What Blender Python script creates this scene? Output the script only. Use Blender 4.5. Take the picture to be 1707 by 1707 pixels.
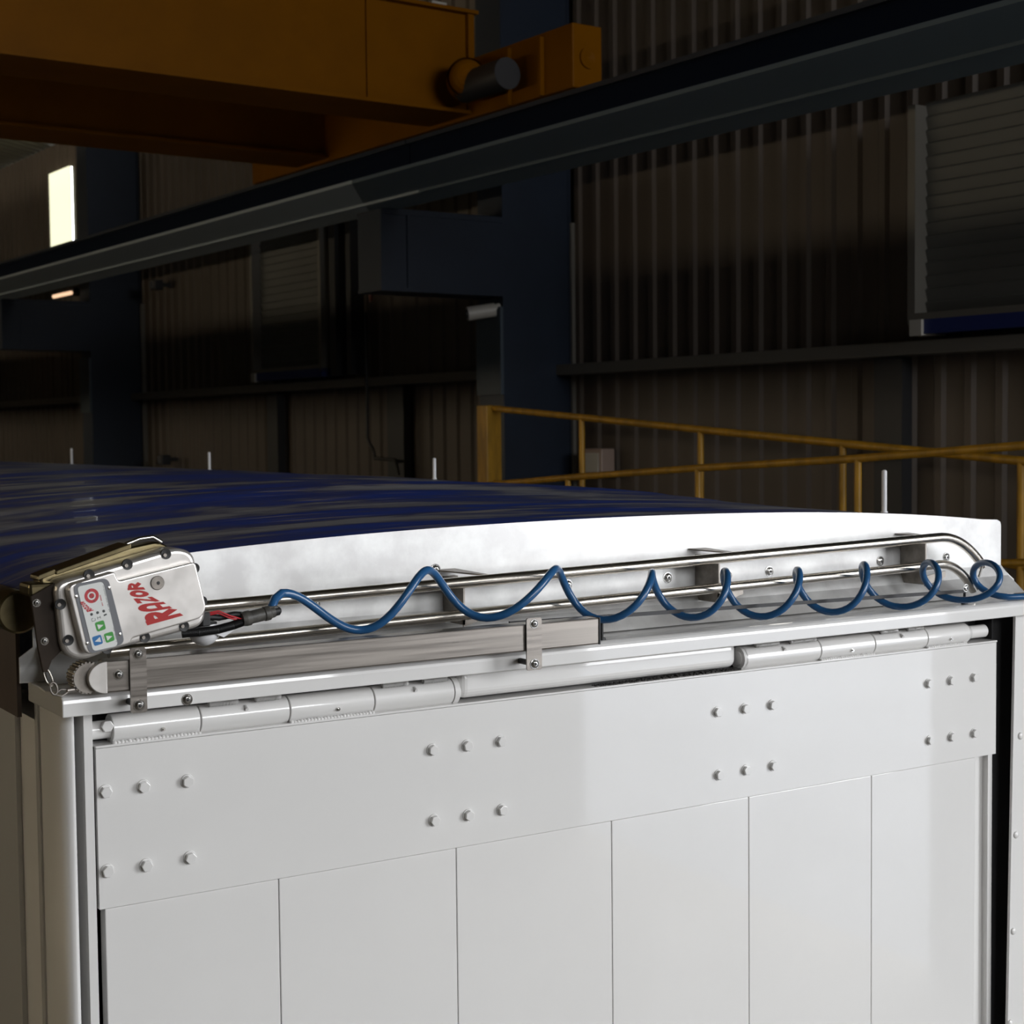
import bpy, bmesh, math, random
from mathutils import Vector, Matrix
random.seed(7)
sc = bpy.context.scene
for o in list(bpy.data.objects): bpy.data.objects.remove(o)
COL = sc.collection
R_ = math.radians

# ------------------------------------------------------------------ hall frame: u runs along the hall, v across it
HA = R_(2.85)
HU = Vector((-math.sin(HA), math.cos(HA), 0)); HV = Vector((math.cos(HA), math.sin(HA), 0))
H0 = Vector((-0.811, -2.8, 0))
def H(u, v, z): return H0 + HU*u + HV*v + Vector((0, 0, z))

# ------------------------------------------------------------------ camera
cam_d = bpy.data.cameras.new('camera'); cam = bpy.data.objects.new('camera', cam_d); COL.objects.link(cam)
yaw, pitch, roll = R_(32.3), R_(-2.97), R_(0.6)
F = Vector((math.sin(yaw)*math.cos(pitch), math.cos(yaw)*math.cos(pitch), math.sin(pitch)))
Rt = Vector((math.cos(yaw), -math.sin(yaw), 0)); Up = Rt.cross(F)
Rr = Rt*math.cos(roll) - Up*math.sin(roll); Ur = Up*math.cos(roll) + Rt*math.sin(roll)
M = Matrix((Rr, Ur, -F)).transposed().to_4x4(); M.translation = Vector((-0.811, -2.8, 3.2))
cam.matrix_world = M
cam_d.sensor_width = 36; cam_d.lens = 36*2618/1707
cam_d.clip_start = 0.05; cam_d.clip_end = 500
cam_d.dof.use_dof = True; cam_d.dof.focus_distance = 3.3; cam_d.dof.aperture_fstop = 8
sc.camera = cam

# ------------------------------------------------------------------ world, light, exposure
w = bpy.data.worlds.new('world'); sc.world = w; w.use_nodes = True
bg = w.node_tree.nodes['Background']; bg.inputs[0].default_value = (0.965, 0.98, 1.0, 1); bg.inputs[1].default_value = 12.4
sc.view_settings.view_transform = 'Standard'; sc.view_settings.look = 'None'
sc.view_settings.gamma = 1; sc.view_settings.exposure = 0.0; sc.view_settings.use_curve_mapping = False
def area(name, loc, target, sx, sy, power, col, portal=False):
    l = bpy.data.lights.new(name, 'AREA'); l.shape = 'RECTANGLE'; l.size = sx; l.size_y = sy
    l.energy = power; l.color = col
    o = bpy.data.objects.new(name, l); COL.objects.link(o); o.location = loc
    o.rotation_euler = (Vector(target)-Vector(loc)).to_track_quat('-Z', 'Y').to_euler()
    if portal: l.cycles.is_portal = True
    return o
# unseen daylight openings of the hall: doorway beside, high opening behind the photographer
SIDE = (-4.9, -1.1, 5.15)      # u0, u1, height of the side doorway
area('side_door_daylight', H(-3.0, 6.78, 2.57), H(-3.0, 0, 2.57), 3.8, 5.15, 1, (1, 1, 1), True)

BACK = (0.7, 6.5, 4.7, 7.2)    # v0, v1, z0, z1 of the high-level opening in the end wall behind the photographer
area('rear_opening_daylight', H(-8.98, 3.6, 5.95), H(0, 3.6, 5.95), 5.8, 2.5, 1, (1, 1, 1), True)

# ------------------------------------------------------------------ materials
def mat(name, col, rough=0.5, metal=0.0, coat=0.0, noise=0.0, nscale=(8, 8, 8), col2=None, bump=0.0, bscale=None,
        rnoise=0.0, emit=None, estr=0.0, spec=None, detail=6):
    m = bpy.data.materials.new(name); m.use_nodes = True; nt = m.node_tree; b = nt.nodes['Principled BSDF']
    b.inputs['Base Color'].default_value = (*col, 1); b.inputs['Roughness'].default_value = rough
    b.inputs['Metallic'].default_value = metal; b.inputs['Coat Weight'].default_value = coat; b.inputs['Coat Roughness'].default_value = 0.04
    if spec is not None: b.inputs['Specular IOR Level'].default_value = spec
    if emit: b.inputs['Emission Color'].default_value = (*emit, 1); b.inputs['Emission Strength'].default_value = estr
    if noise or bump or rnoise or col2:
        g = nt.nodes.new('ShaderNodeNewGeometry'); mp = nt.nodes.new('ShaderNodeMapping'); mp.inputs['Scale'].default_value = nscale
        nt.links.new(g.outputs['Position'], mp.inputs['Vector'])
        n = nt.nodes.new('ShaderNodeTexNoise'); n.inputs['Scale'].default_value = 1; n.inputs['Detail'].default_value = detail
        n.inputs['Roughness'].default_value = 0.6
        nt.links.new(mp.outputs[0], n.inputs['Vector'])
        r = nt.nodes.new('ShaderNodeValToRGB'); r.color_ramp.elements[0].position = 0.38; r.color_ramp.elements[1].position = 0.62
        c2 = col2 if col2 else tuple(c*(1-noise) for c in col)
        r.color_ramp.elements[0].color = (*c2, 1); r.color_ramp.elements[1].color = (*col, 1)
        nt.links.new(n.outputs['Fac'], r.inputs[0]); nt.links.new(r.outputs[0], b.inputs['Base Color'])
        if rnoise:
            mr = nt.nodes.new('ShaderNodeMapRange'); mr.inputs['From Min'].default_value = .3; mr.inputs['From Max'].default_value = .7
            mr.inputs['To Min'].default_value = rough-rnoise; mr.inputs['To Max'].default_value = rough+rnoise
            nt.links.new(n.outputs['Fac'], mr.inputs['Value']); nt.links.new(mr.outputs[0], b.inputs['Roughness'])
        if bump:
            bn = n
            if bscale:
                mp2 = nt.nodes.new('ShaderNodeMapping'); mp2.inputs['Scale'].default_value = bscale
                nt.links.new(g.outputs['Position'], mp2.inputs['Vector'])
                bn = nt.nodes.new('ShaderNodeTexNoise'); bn.inputs['Scale'].default_value = 1; bn.inputs['Detail'].default_value = 4
                nt.links.new(mp2.outputs[0], bn.inputs['Vector'])
            bp = nt.nodes.new('ShaderNodeBump'); bp.inputs['Strength'].default_value = 1; bp.inputs['Distance'].default_value = bump
            nt.links.new(bn.outputs['Fac'], bp.inputs['Height']); nt.links.new(bp.outputs[0], b.inputs['Normal'])
    return m
WHITE = mat('white_gloss_paint', (.78, .77, .755), .4, 0, 1, noise=.02, nscale=(3, 3, 3), bump=.0006, bscale=(2.5, 2.5, 1.2))
WHITES = mat('white_satin_paint', (.78, .77, .755), .5, 0, 0, noise=.02, nscale=(3, 3, 3))
GALV = mat('galvanised_sheet', (.82, .82, .81), .44, .5, 0, col2=(.66, .65, .645), nscale=(9, 9, 9), rnoise=.06)
STEEL = mat('stainless_tube', (.60, .56, .50), .24, 1, 0, noise=.1, nscale=(4, 30, 30), rnoise=.05)
BRUSH = mat('brushed_stainless', (.29, .265, .24), .34, 1, 0, noise=.12, nscale=(2.5, 90, 120), rnoise=.08)
BRKT = mat('weathered_steel', (.33, .30, .27), .45, .9, 0, noise=.35, nscale=(25, 25, 25))
CAST = mat('cast_aluminium', (.74, .71, .68), .36, .75, 0, noise=.08, nscale=(20, 20, 20), rnoise=.05)
CHROME = mat('zinc_screw', (.72, .71, .69), .2, 1)
BRASSY = mat('yellow_passivated_steel', (.23, .19, .105), .3, 1, 0, noise=.2, nscale=(30, 30, 30))
DARKM = mat('dark_bronze_plate', (.030, .020, .013), .5, 0, spec=.15, coat=0, noise=.2, nscale=(20, 20, 20))
BLACK = mat('black_rubber', (.012, .012, .013), .5)
DKGREY = mat('dark_grey_plastic', (.10, .095, .085), .45, 0, 0, noise=.5, nscale=(60, 60, 60))
RED = mat('red_print', (.44, .012, .010), .4)
REDL = mat('red_key', (.50, .04, .05), .35)
REDW = mat('red_wire', (.55, .02, .03), .4)
PANELG = mat('grey_label', (.16, .165, .18), .4)
PANELW = mat('white_label', (.74, .75, .73), .35)
INK = mat('ink', (.05, .055, .055), .5)
GREEN = mat('green_key', (.06, .33, .06), .35)
BLUEK = mat('blue_key', (.03, .17, .42), .35)
BLUEC = mat('blue_cable', (.022, .105, .26), .28, 0, .2)
CLEARW = mat('white_plastic', (.8, .8, .82), .25, 0, .3)
TARPD = mat('dark_tarp_edge', (.09, .06, .045), .6, 0, 0, noise=.3, nscale=(6, 6, 6))
def tarp_mat():
    m = mat('blue_tarpaulin', (.012, .035, .20), .42, 0, .05, bump=.006, bscale=(1.3, 9, 3)); nt = m.node_tree; b = nt.nodes['Principled BSDF']
    g = nt.nodes.new('ShaderNodeNewGeometry'); mp = nt.nodes.new('ShaderNodeMapping'); mp.inputs['Scale'].default_value = (1.5, 5.5, 1)
    mp.inputs['Rotation'].default_value = (0, 0, R_(-9))
    nt.links.new(g.outputs['Position'], mp.inputs['Vector'])
    n = nt.nodes.new('ShaderNodeTexNoise'); n.inputs['Scale'].default_value = .9; n.inputs['Detail'].default_value = 7; n.inputs['Roughness'].default_value = .58; n.inputs['Distortion'].default_value = .5
    nt.links.new(mp.outputs[0], n.inputs['Vector'])
    r = nt.nodes.new('ShaderNodeValToRGB'); cr = r.color_ramp
    cr.elements[0].position = .40; cr.elements[0].color = (.018, .06, .36, 1)
    cr.elements[1].position = .60; cr.elements[1].color = (.30, .31, .35, 1)
    e = cr.elements.new(.49); e.color = (.05, .07, .22, 1); e = cr.elements.new(.53); e.color = (.14, .15, .22, 1)
    nt.links.new(n.outputs['Fac'], r.inputs[0])
    mp2 = nt.nodes.new('ShaderNodeMapping'); mp2.inputs['Scale'].default_value = (3.2, 26, 1); mp2.inputs['Rotation'].default_value = (0, 0, R_(-6))
    nt.links.new(g.outputs['Position'], mp2.inputs['Vector'])
    n2 = nt.nodes.new('ShaderNodeTexNoise'); n2.inputs['Scale'].default_value = 1; n2.inputs['Detail'].default_value = 5
    nt.links.new(mp2.outputs[0], n2.inputs['Vector'])
    r2 = nt.nodes.new('ShaderNodeValToRGB'); r2.color_ramp.elements[0].position = .6; r2.color_ramp.elements[1].position = .72
    nt.links.new(n2.outputs['Fac'], r2.inputs[0])
    mx = nt.nodes.new('ShaderNodeMixRGB'); mx.inputs[2].default_value = (.34, .31, .30, 1)
    nt.links.new(r2.outputs[0], mx.inputs[0]); nt.links.new(r.outputs[0], mx.inputs[1])
    nt.links.new(mx.outputs[0], b.inputs['Base Color'])
    return m
TARP = tarp_mat()
SHEET = mat('brown_wall_sheeting', (.088, .068, .053), .55, 0, 0, noise=.25, nscale=(.6, .6, .25))
SHEETL = mat('grey_louvre_sheeting', (.10, .10, .09), .5, 0, 0, noise=.2, nscale=(.8, .8, 2))
GIRT = mat('grey_girt', (.16, .15, .13), .5, .3)
BLUEST = mat('navy_steel_paint', (.009, .017, .034), .45, 0, 0, noise=.2, nscale=(2, 2, 2))
BLUELT = mat('greyed_blue_steel_paint', (.055, .075, .095), .45, 0, 0, noise=.2, nscale=(2, 2, 2))
BLUEBR = mat('royal_blue_paint', (.008, .02, .12), .5)
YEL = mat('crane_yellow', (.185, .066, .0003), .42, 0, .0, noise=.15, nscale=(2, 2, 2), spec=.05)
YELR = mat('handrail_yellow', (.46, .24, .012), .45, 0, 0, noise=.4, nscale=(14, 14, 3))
DKSTEEL = mat('dark_steel', (.03, .03, .032), .5, .3)
CONC = mat('concrete_floor', (.11, .095, .075), .7, 0, 0, noise=.25, nscale=(.7, .7, .7))
ROOF = mat('roof_sheeting', (.16, .155, .12), .5, .2, 0, noise=.2, nscale=(1, 1, 1))
BLOCK = mat('grey_wall', (.10, .085, .065), .8, 0, 0, noise=.1, nscale=(1, 1, 1))
TREE = mat('outdoor_ground', (.15, .16, .18), .9, 0, 0, noise=.3, nscale=(.3, .3, .3))
STRIP = mat('translucent_roofing_strip', (.9, .9, .7), .5, emit=(1, 1, .70), estr=1.05)
GLOWB = mat('added_glow_strip', (.9, .9, .8), .5, emit=(1, .84, .60), estr=24)  # for the two glow strips added on the unseen left wall
TUBE = mat('fluorescent_tube', (.9, .9, .8), .4, emit=(1, .62, .38), estr=1.1)
BOXW = mat('pale_pink_enamel', (.30, .22, .18), .5)
GREYW = mat('light_grey_housing', (.42, .40, .36), .4)
DIRT = mat('black_grit', (.03, .028, .026), .9)

# ------------------------------------------------------------------ mesh builder
class MB:
    def __init__(s): s.v = []; s.f = []; s.sm = []
    def add(s, vs, fs, smooth=False):
        k = len(s.v); s.v += [Vector(p) for p in vs]
        for f in fs: s.f.append([i+k for i in f]); s.sm.append(smooth)
        return s
    def box(s, a, b, fn=None):
        x0, y0, z0 = a; x1, y1, z1 = b
        vs = [(x0,y0,z0),(x1,y0,z0),(x1,y1,z0),(x0,y1,z0),(x0,y0,z1),(x1,y0,z1),(x1,y1,z1),(x0,y1,z1)]
        if fn: vs = [fn(*p) for p in vs]
        return s.add(vs, [(0,3,2,1),(4,5,6,7),(0,1,5,4),(1,2,6,5),(2,3,7,6),(3,0,4,7)])
    def hbox(s, u0, u1, v0, v1, z0, z1): return s.box((u0, v0, z0), (u1, v1, z1), H)
    def prism(s, pts, off):          # closed 3-D polygon swept by off
        n = len(pts); off = Vector(off); a = [Vector(p) for p in pts]; b = [p+off for p in a]
        return s.add(a+b, [tuple(range(n))[::-1], tuple(range(n, 2*n))] + [(i, (i+1) % n, n+(i+1) % n, n+i) for i in range(n)])
    def tube(s, path, r, n=14, caps=True, closed=False):
        path = [Vector(p) for p in path]; m = len(path)
        rs = r if isinstance(r, (list, tuple)) else [r]*m
        t0 = (path[1]-path[0]).normalized(); nv = t0.orthogonal().normalized(); rings = []
        for i, p in enumerate(path):
            if closed: t = (path[(i+1) % m]-path[i-1]).normalized()
            else: t = (path[min(i+1, m-1)]-path[max(i-1, 0)]).normalized()
            nv = (nv - t*nv.dot(t)).normalized(); bv = t.cross(nv)
            rings.append([p+(nv*math.cos(2*math.pi*k/n)+bv*math.sin(2*math.pi*k/n))*rs[i] for k in range(n)])
        vs = [q for rg in rings for q in rg]; fs = []
        for i in range(m if closed else m-1):
            j = (i+1) % m
            for k in range(n): fs.append((i*n+k, i*n+(k+1) % n, j*n+(k+1) % n, j*n+k))
        s.add(vs, fs, True)
        if caps and not closed:
            s.add(rings[0], [tuple(range(n))[::-1]]); s.add(rings[-1], [tuple(range(n))])
        return s
    def cyl(s, a, b, r, n=24, r2=None, caps=True): return s.tube([a, b], [r, r if r2 is None else r2], n, caps)
    def lathe(s, a, d, prof, n=24):   # prof: (distance along d, radius)
        d = Vector(d).normalized(); a = Vector(a); e = d.orthogonal().normalized(); g = d.cross(e)
        for (h0, r0), (h1, r1) in zip(prof, prof[1:]):
            vs = []
            for h, r in ((h0, r0), (h1, r1)):
                vs += [a+d*h+(e*math.cos(2*math.pi*k/n)+g*math.sin(2*math.pi*k/n))*max(r, 1e-5) for k in range(n)]
            s.add(vs, [(k, (k+1) % n, n+(k+1) % n, n+k) for k in range(n)], True)
        return s
    def dome(s, a, d, r, h, n=20, steps=5):
        prof = [(h*math.sin(math.pi/2*i/steps), r*math.cos(math.pi/2*i/steps)) for i in range(steps+1)]
        return s.lathe(a, d, prof, n)
    def build(s, name, m, parent=None, bevel=0, seg=2, merge=False):
        me = bpy.data.meshes.new(name); o = bpy.data.objects.new(name, me); COL.objects.link(o)
        org = parent_org(parent) if parent is not None else Vector((0, 0, 0))
        me.from_pydata([p-org for p in s.v], [], s.f); me.update()
        for p, q in zip(me.polygons, s.sm): p.use_smooth = q
        bm = bmesh.new(); bm.from_mesh(me)
        if merge: bmesh.ops.remove_doubles(bm, verts=bm.verts, dist=1e-5)
        bmesh.ops.recalc_face_normals(bm, faces=bm.faces); bm.to_mesh(me); bm.free()
        me.materials.append(m)
        if bevel:
            b = o.modifiers.new('bevel', 'BEVEL'); b.width = bevel; b.segments = seg; b.limit_method = 'ANGLE'; b.angle_limit = R_(40)
        if parent is not None: o.parent = parent
        return o
ORG = {}
def parent_org(p):
    s = Vector((0, 0, 0))
    while p is not None: s += Vector(p.location); p = p.parent
    return s
def thing(name, label, cat, loc=(0, 0, 0), group=None):
    o = bpy.data.objects.new(name, None); COL.objects.link(o); o.location = loc; o.empty_display_size = .1
    o['label'] = label; o['category'] = cat
    if group: o['group'] = group
    return o
def tag(o, label=None, cat=None, group=None, kind=None):
    if label: o['label'] = label
    if cat: o['category'] = cat
    if group: o['group'] = group
    if kind: o['kind'] = kind
    return o
def recentre(o):     # put a one-mesh object's origin at the foot of its mesh
    me = o.data; n = len(me.vertices); c = Vector((0, 0, 0))
    for v in me.vertices: c += v.co
    c /= n; c.z = min(v.co.z for v in me.vertices)
    for v in me.vertices: v.co -= c
    o.location = c; return o
def hexpts(c, r, ax='y', rot=0):
    return [(c[0]+r*math.cos(rot+math.pi/3*k), c[1], c[2]+r*math.sin(rot+math.pi/3*k)) for k in range(6)]
def pan_screw(c, r, parent, name='screw', m=None, h=None, d=(0, -1, 0)):   # domed head, dark hex socket
    h = h or r*.55; d = Vector(d)
    o = MB().lathe(c, d, [(0, r*1.25), (r*.12, r*1.25), (r*.12, r), (h*.6, r*.95), (h, r*.55)]).dome(Vector(c)+d*h, d, r*.55, r*.02).build(name, m or CHROME, parent)
    MB().lathe(Vector(c)+d*(h+.0004), d, [(0, r*.36), (.0006, .0)], 6).build('socket', BLACK, o)
    return o

# ================================================================== HALL SHELL
def corrugated(u0, u1, v, z0, z1, pitch=.2, depth=.02, sgn=-1):
    m = MB(); u = u0; pts = []
    while u < u1:
        for du, dv in ((0, 0), (.115, 0), (.135, 1), (.18, 1)):
            pts.append((u+du*pitch/.2, v+sgn*depth*dv))
        u += pitch
    pts.append((u1, v)); pts = [p for p in pts if p[0] <= u1]
    vs = [H(a, b, z0) for a, b in pts] + [H(a, b, z1) for a, b in pts]; n = len(pts)
    m.add(vs, [(i, i+1, n+i+1, n+i) for i in range(n-1)])
    return m
EAVE = 6.85
WU0, WU1 = 19.03, 19.76      # translucent strip in the side wall
m = corrugated(SIDE[1], WU0, 6.84, 0, EAVE); m.v += []
m2 = corrugated(WU1, 46, 6.84, 0, EAVE); m.add(m2.v, m2.f)
m3 = corrugated(WU0, WU1, 6.84, 0, 5.2); m.add(m3.v, m3.f); m3 = corrugated(WU0, WU1, 6.84, 6.5, EAVE); m.add(m3.v, m3.f)
m3 = corrugated(SIDE[0], SIDE[1], 6.84, SIDE[2], EAVE); m.add(m3.v, m3.f)
m3 = corrugated(-9, SIDE[0], 6.84, 0, EAVE); m.add(m3.v, m3.f)
m.hbox(SIDE[1], 46, 6.86, 6.92, 0, 5.2); m.hbox(SIDE[1], 19, 6.86, 6.92, 5.2, EAVE); m.hbox(WU1, 46, 6.86, 6.92, 5.2, EAVE)
tag(m.build('wall_right', SHEET), kind='structure')
tag(MB().hbox(WU0, WU1, 6.80, 6.83, 5.2, 6.5).build('window_1', STRIP), kind='structure')
tag(MB().hbox(-9, 46, -12.2, -12, 0, EAVE).build('wall_left', BLOCK), kind='structure')
tag(MB().hbox(46, 46.2, -12.2, 6.9, 0, 9).build('wall_front', BLOCK), kind='structure')
tag(MB().hbox(-9.2, -9, -12.2, BACK[0], 0, 9).hbox(-9.2, -9, BACK[1], 6.9, 0, 9).hbox(-9.2, -9, BACK[0], BACK[1], BACK[3], 9).hbox(-9.2, -9, BACK[0], BACK[1], 0, BACK[2]).build('wall_back', BLOCK), kind='structure')
tag(MB().hbox(-9.2, 46.2, -12.2, 6.92, -.2, 0).build('floor', CONC), kind='structure')
tag(MB().hbox(-60, 60, 6.92, 60, -.25, -.05).hbox(-60, -9.2, -60, 6.92, -.25, -.05).build('trim_1', TREE), kind='structure')
# roof: ribbed slopes rising to the ridge
m = MB(); VR = -2.6
u = -9.2; pts = []
while u < 46:
    for du, dz in ((0, 0), (.115, 0), (.135, .035), (.18, .035)): pts.append((u+du, dz))
    u += .2
n = len(pts)
for va, za, vb, zb in ((6.95, EAVE, VR, EAVE+1.75), (VR, EAVE+1.75, -12.2, EAVE)):
    m.add([H(a, va, za+d) for a, d in pts]+[H(a, vb, zb+d) for a, d in pts], [(i, i+1, n+i+1, n+i) for i in range(n-1)])
    m.add([H(-9.2, va, za+.1), H(46.2, va, za+.1), H(46.2, vb, zb+.1), H(-9.2, vb, zb+.1)], [(0, 1, 2, 3)])
tag(m.build('ceiling', ROOF), kind='structure')
# added unseen glow strip throws the long light bands over the right-hand wall
tag(MB().hbox(2, 40, -12, -11.97, 6.30, 6.54).build('added_glow_high', GLOWB), kind='structure')
tag(MB().hbox(0, 42, -4.1, -4.0, 5.16, 6.4).build('added_shade_beam', BLUEST), kind='structure')  # unseen beam added to cast the dark band on the right-hand wall
# low glow strip, also added, with an unseen wall added to cut its light
tag(MB().hbox(2, 40, -12, -11.97, 1.36, 1.56).build('added_glow_low', GLOWB), kind='structure')
tag(MB().hbox(0, 42, -2.7, -2.5, 0, 2.865).build('added_shade_wall', BLOCK), kind='structure')  # unseen wall added to shape the low strip's light

# long girt on the wall with posts beneath it
tag(MB().hbox(-.6, 40, 6.66, 6.8, 3.585, 3.66).build('wall_girt', GIRT, bevel=.006), 'long grey horizontal girt along the ribbed brown wall', 'girt')
for i, (u, wd, lab) in enumerate(((13.47, .22, 'dark wall post below the girt, farthest left of three'), (11.21, .26, 'dark wall post below the girt left of the yellow handrail post'),
                                  (5.92, .2, 'dark wall post below the girt behind the crossing handrails'))):
    o = MB().hbox(u-wd/2, u+wd/2, 6.72, 6.8, 0, 3.58).build('wall_post', DKSTEEL); tag(recentre(o), lab, 'post', 'posts under the girt')

# louvred panels
def louvre(u0, u1, label, ztop=5.15):
    t = thing('louvred_panel', label, 'panel', H((u0+u1)/2, 6.7, 3.69), 'louvred wall panels')
    m = MB(); z = 3.80; pts = []
    while z < ztop: pts += [(z, 6.70), (z+.058, 6.682), (z+.07, 6.70)]; z += .07
    n = len(pts); m.add([H(u0, b, a) for a, b in pts]+[H(u1, b, a) for a, b in pts], [(i, i+1, n+i+1, n+i) for i in range(n-1)])
    m.build('louvre_sheet', SHEETL, t)
    MB().hbox(u1, u1+.05, 6.6, 6.8, 3.74, ztop).hbox(u0-.05, u0, 6.6, 6.8, 3.74, ztop).hbox(u0, u1, 6.6, 6.8, 3.765, 3.80).build('frame', GIRT, t)
    MB().hbox(u0-.05, u1-.06, 6.6, 6.78, 3.69, 3.765).build('bottom_bar', BLUEBR, t)
    MB().hbox(u1-.06, u1+.02, 6.58, 6.78, 3.68, 3.765).build('end_bracket', GREYW, t)
louvre(12.3, 13.6, 'louvred panel with a blue bottom bar, left of the near blue column')
louvre(3.4, 5.63, 'large louvred panel with a blue bottom bar at the right edge', 4.9)
t = thing('vertical_conduit', 'pair of dark vertical channels right of the smaller louvred panel', 'conduit', H(11.9, 6.7, 3.7))
MB().hbox(12.02, 12.12, 6.62, 6.75, 3.69, 5.2).build('channel', DKSTEEL, t); MB().hbox(11.75, 11.83, 6.62, 6.75, 3.69, 5.2).build('channel', DKSTEEL, t)
o = MB().tube([H(11.58, 6.72, 5.2), H(11.58, 6.72, 4.3)], .018, 8).build('red_pipe', mat('red_oxide', (.16, .05, .035), .5)); tag(recentre(o), 'thin reddish vertical pipe on the wall left of the blue corbel', 'pipe')
p = [H(11.5, 6.62, 4.2-.05*i) for i in range(22)] + [H(11.5-.12*math.sin(a), 6.62, 3.1-.12*(1-math.cos(a))) for a in (.4, .8, 1.2, 1.57)] + [H(11.2, 6.62, 2.975), H(11.05, 6.62, 2.97), H(11.0, 6.62, 2.85)]
o = MB().tube(p, .014, 8).build('black_cable', BLACK); tag(recentre(o), 'thin black cable hooking down the wall below the blue corbel', 'cable')

# columns with corbels
def column(u0, lab):
    t = thing('steel_column', lab, 'column', H(u0+.15, 6.5, 0), 'blue hall columns')
    MB().hbox(u0, u0+.3, 6.21, 6.24, 0, EAVE-.02).hbox(u0, u0+.3, 6.77, 6.8, 0, EAVE-.02).hbox(u0+.12, u0+.15, 6.24, 6.77, 0, EAVE-.02)\
        .hbox(u0, u0+.02, 6.24, 6.79, 0, EAVE-.02).build('shaft', BLUEST, t)
    MB().hbox(u0-.02, u0+.0, 6.79, 6.84, 0, 4.66).build('edge_flange', GIRT, t)
    pts = [H(u0, 6.21, 4.66), H(u0, 5.26, 4.66), H(u0, 5.26, 4.14), H(u0, 6.21, 4.14)]
    MB().prism(pts, HU*.02).prism([q+HU*.26 for q in pts], HU*.02).hbox(u0-.01, u0+.3, 5.24, 6.21, 4.62, 4.65).hbox(u0-.01, u0+.3, 5.24, 6.21, 4.12, 4.145)\
        .hbox(u0-.01, u0+.29, 5.24, 5.27, 4.145, 4.62).hbox(u0-.015, u0, 5.44, 5.47, 4.145, 4.62).build('corbel', BLUEST, t)
    MB().hbox(u0+.0, u0+.3, 6.185, 6.21, 3.45, 4.05).build('cover_plate', BLUELT, t)
    return t
column(8.9, 'near dark blue column and bracket behind the yellow handrail')
column(16.83, 'far dark blue column and bracket at the left of the wall')

# runway beams
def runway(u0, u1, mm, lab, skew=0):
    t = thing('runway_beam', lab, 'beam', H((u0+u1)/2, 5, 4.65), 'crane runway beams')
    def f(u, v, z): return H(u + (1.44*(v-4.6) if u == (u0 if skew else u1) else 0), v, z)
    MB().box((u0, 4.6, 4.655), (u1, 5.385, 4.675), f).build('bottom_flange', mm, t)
    MB().hbox(u0, u1, 5.0, 5.3, 4.675, 4.92).build('web', mat('shadow_navy_paint', (.005, .009, .02), .7, spec=.05), t)  # web colour darkened to hold the shade below the top flange
    MB().hbox(u0, u1, 4.97, 5.33, 4.92, 4.945).build('top_flange', BLUEST, t)
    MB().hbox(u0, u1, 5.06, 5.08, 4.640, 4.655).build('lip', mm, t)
    return t
runway(.5, 8.12, mat('slate_paint_bounce', (.085, .12, .15), .5), 'near dark blue crane runway beam crossing the right of the hall')  # bottom flange lightened: floor bounce is put into its colour
runway(8.13, 40, mat('slate_paint_lit', (.33, .39, .43), .5), 'far grey blue runway beam, lit underside painted paler, running off to the left', 1)  # paler flange and slanted joint paint in the lit stretch of the underside
o = MB().hbox(-.4, 40, 5.11, 5.17, 4.945, 4.985).build('crane_rail', DKSTEEL); tag(recentre(o), 'dark steel rail on top of the runway beam under the yellow crane', 'rail')

# overhead crane
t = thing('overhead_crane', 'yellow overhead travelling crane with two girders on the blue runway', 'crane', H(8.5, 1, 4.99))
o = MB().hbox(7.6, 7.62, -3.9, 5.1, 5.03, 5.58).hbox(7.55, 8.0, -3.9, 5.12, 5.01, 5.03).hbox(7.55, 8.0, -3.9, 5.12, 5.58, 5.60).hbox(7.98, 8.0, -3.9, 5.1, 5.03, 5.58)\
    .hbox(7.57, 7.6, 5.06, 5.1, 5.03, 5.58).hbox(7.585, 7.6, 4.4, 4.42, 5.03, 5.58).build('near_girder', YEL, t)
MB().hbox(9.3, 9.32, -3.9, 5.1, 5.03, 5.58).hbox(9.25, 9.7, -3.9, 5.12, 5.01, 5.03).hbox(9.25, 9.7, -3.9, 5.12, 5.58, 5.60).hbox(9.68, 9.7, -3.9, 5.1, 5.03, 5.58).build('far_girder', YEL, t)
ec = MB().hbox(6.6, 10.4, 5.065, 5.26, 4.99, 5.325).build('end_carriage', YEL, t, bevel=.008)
MB().lathe(H(6.6, 5.165, 5.15), -HU, [(0, .055), (.012, .055), (.012, .04), (.004, .0)]).build('buffer', YEL, ec)
for u in (6.85, 7.15): MB().hbox(u, u+.025, 5.04, 5.065, 4.99, 5.30).build('rib', YEL, ec)
mo = MB().lathe(H(7.0, 4.93, 5.12), HU, [(0, .0), (0, .085), (.42, .085)]).build('travel_motor', DKSTEEL, t)
MB().dome(H(7.35, 4.9, 5.16), (HU*-1-HV*.6), .10, .09).lathe(H(7.35, 4.9, 5.16), (HU+HV*.6), [(0, .11), (.12, .11), (.12, 0)]).build('motor_cowl', YEL, mo)
for u in (10.2, 6.9): MB().lathe(H(u, 5.165, 5.0), HV, [(-.03, 0), (-.03, .02), (.03, .02), (.03, 0)]).build('wheel', DKSTEEL, t)
MB().hbox(7.7, 7.8, 4.9, 5.0, 5.6, 5.66).build('warning_lamp', GREYW, t)

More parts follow.
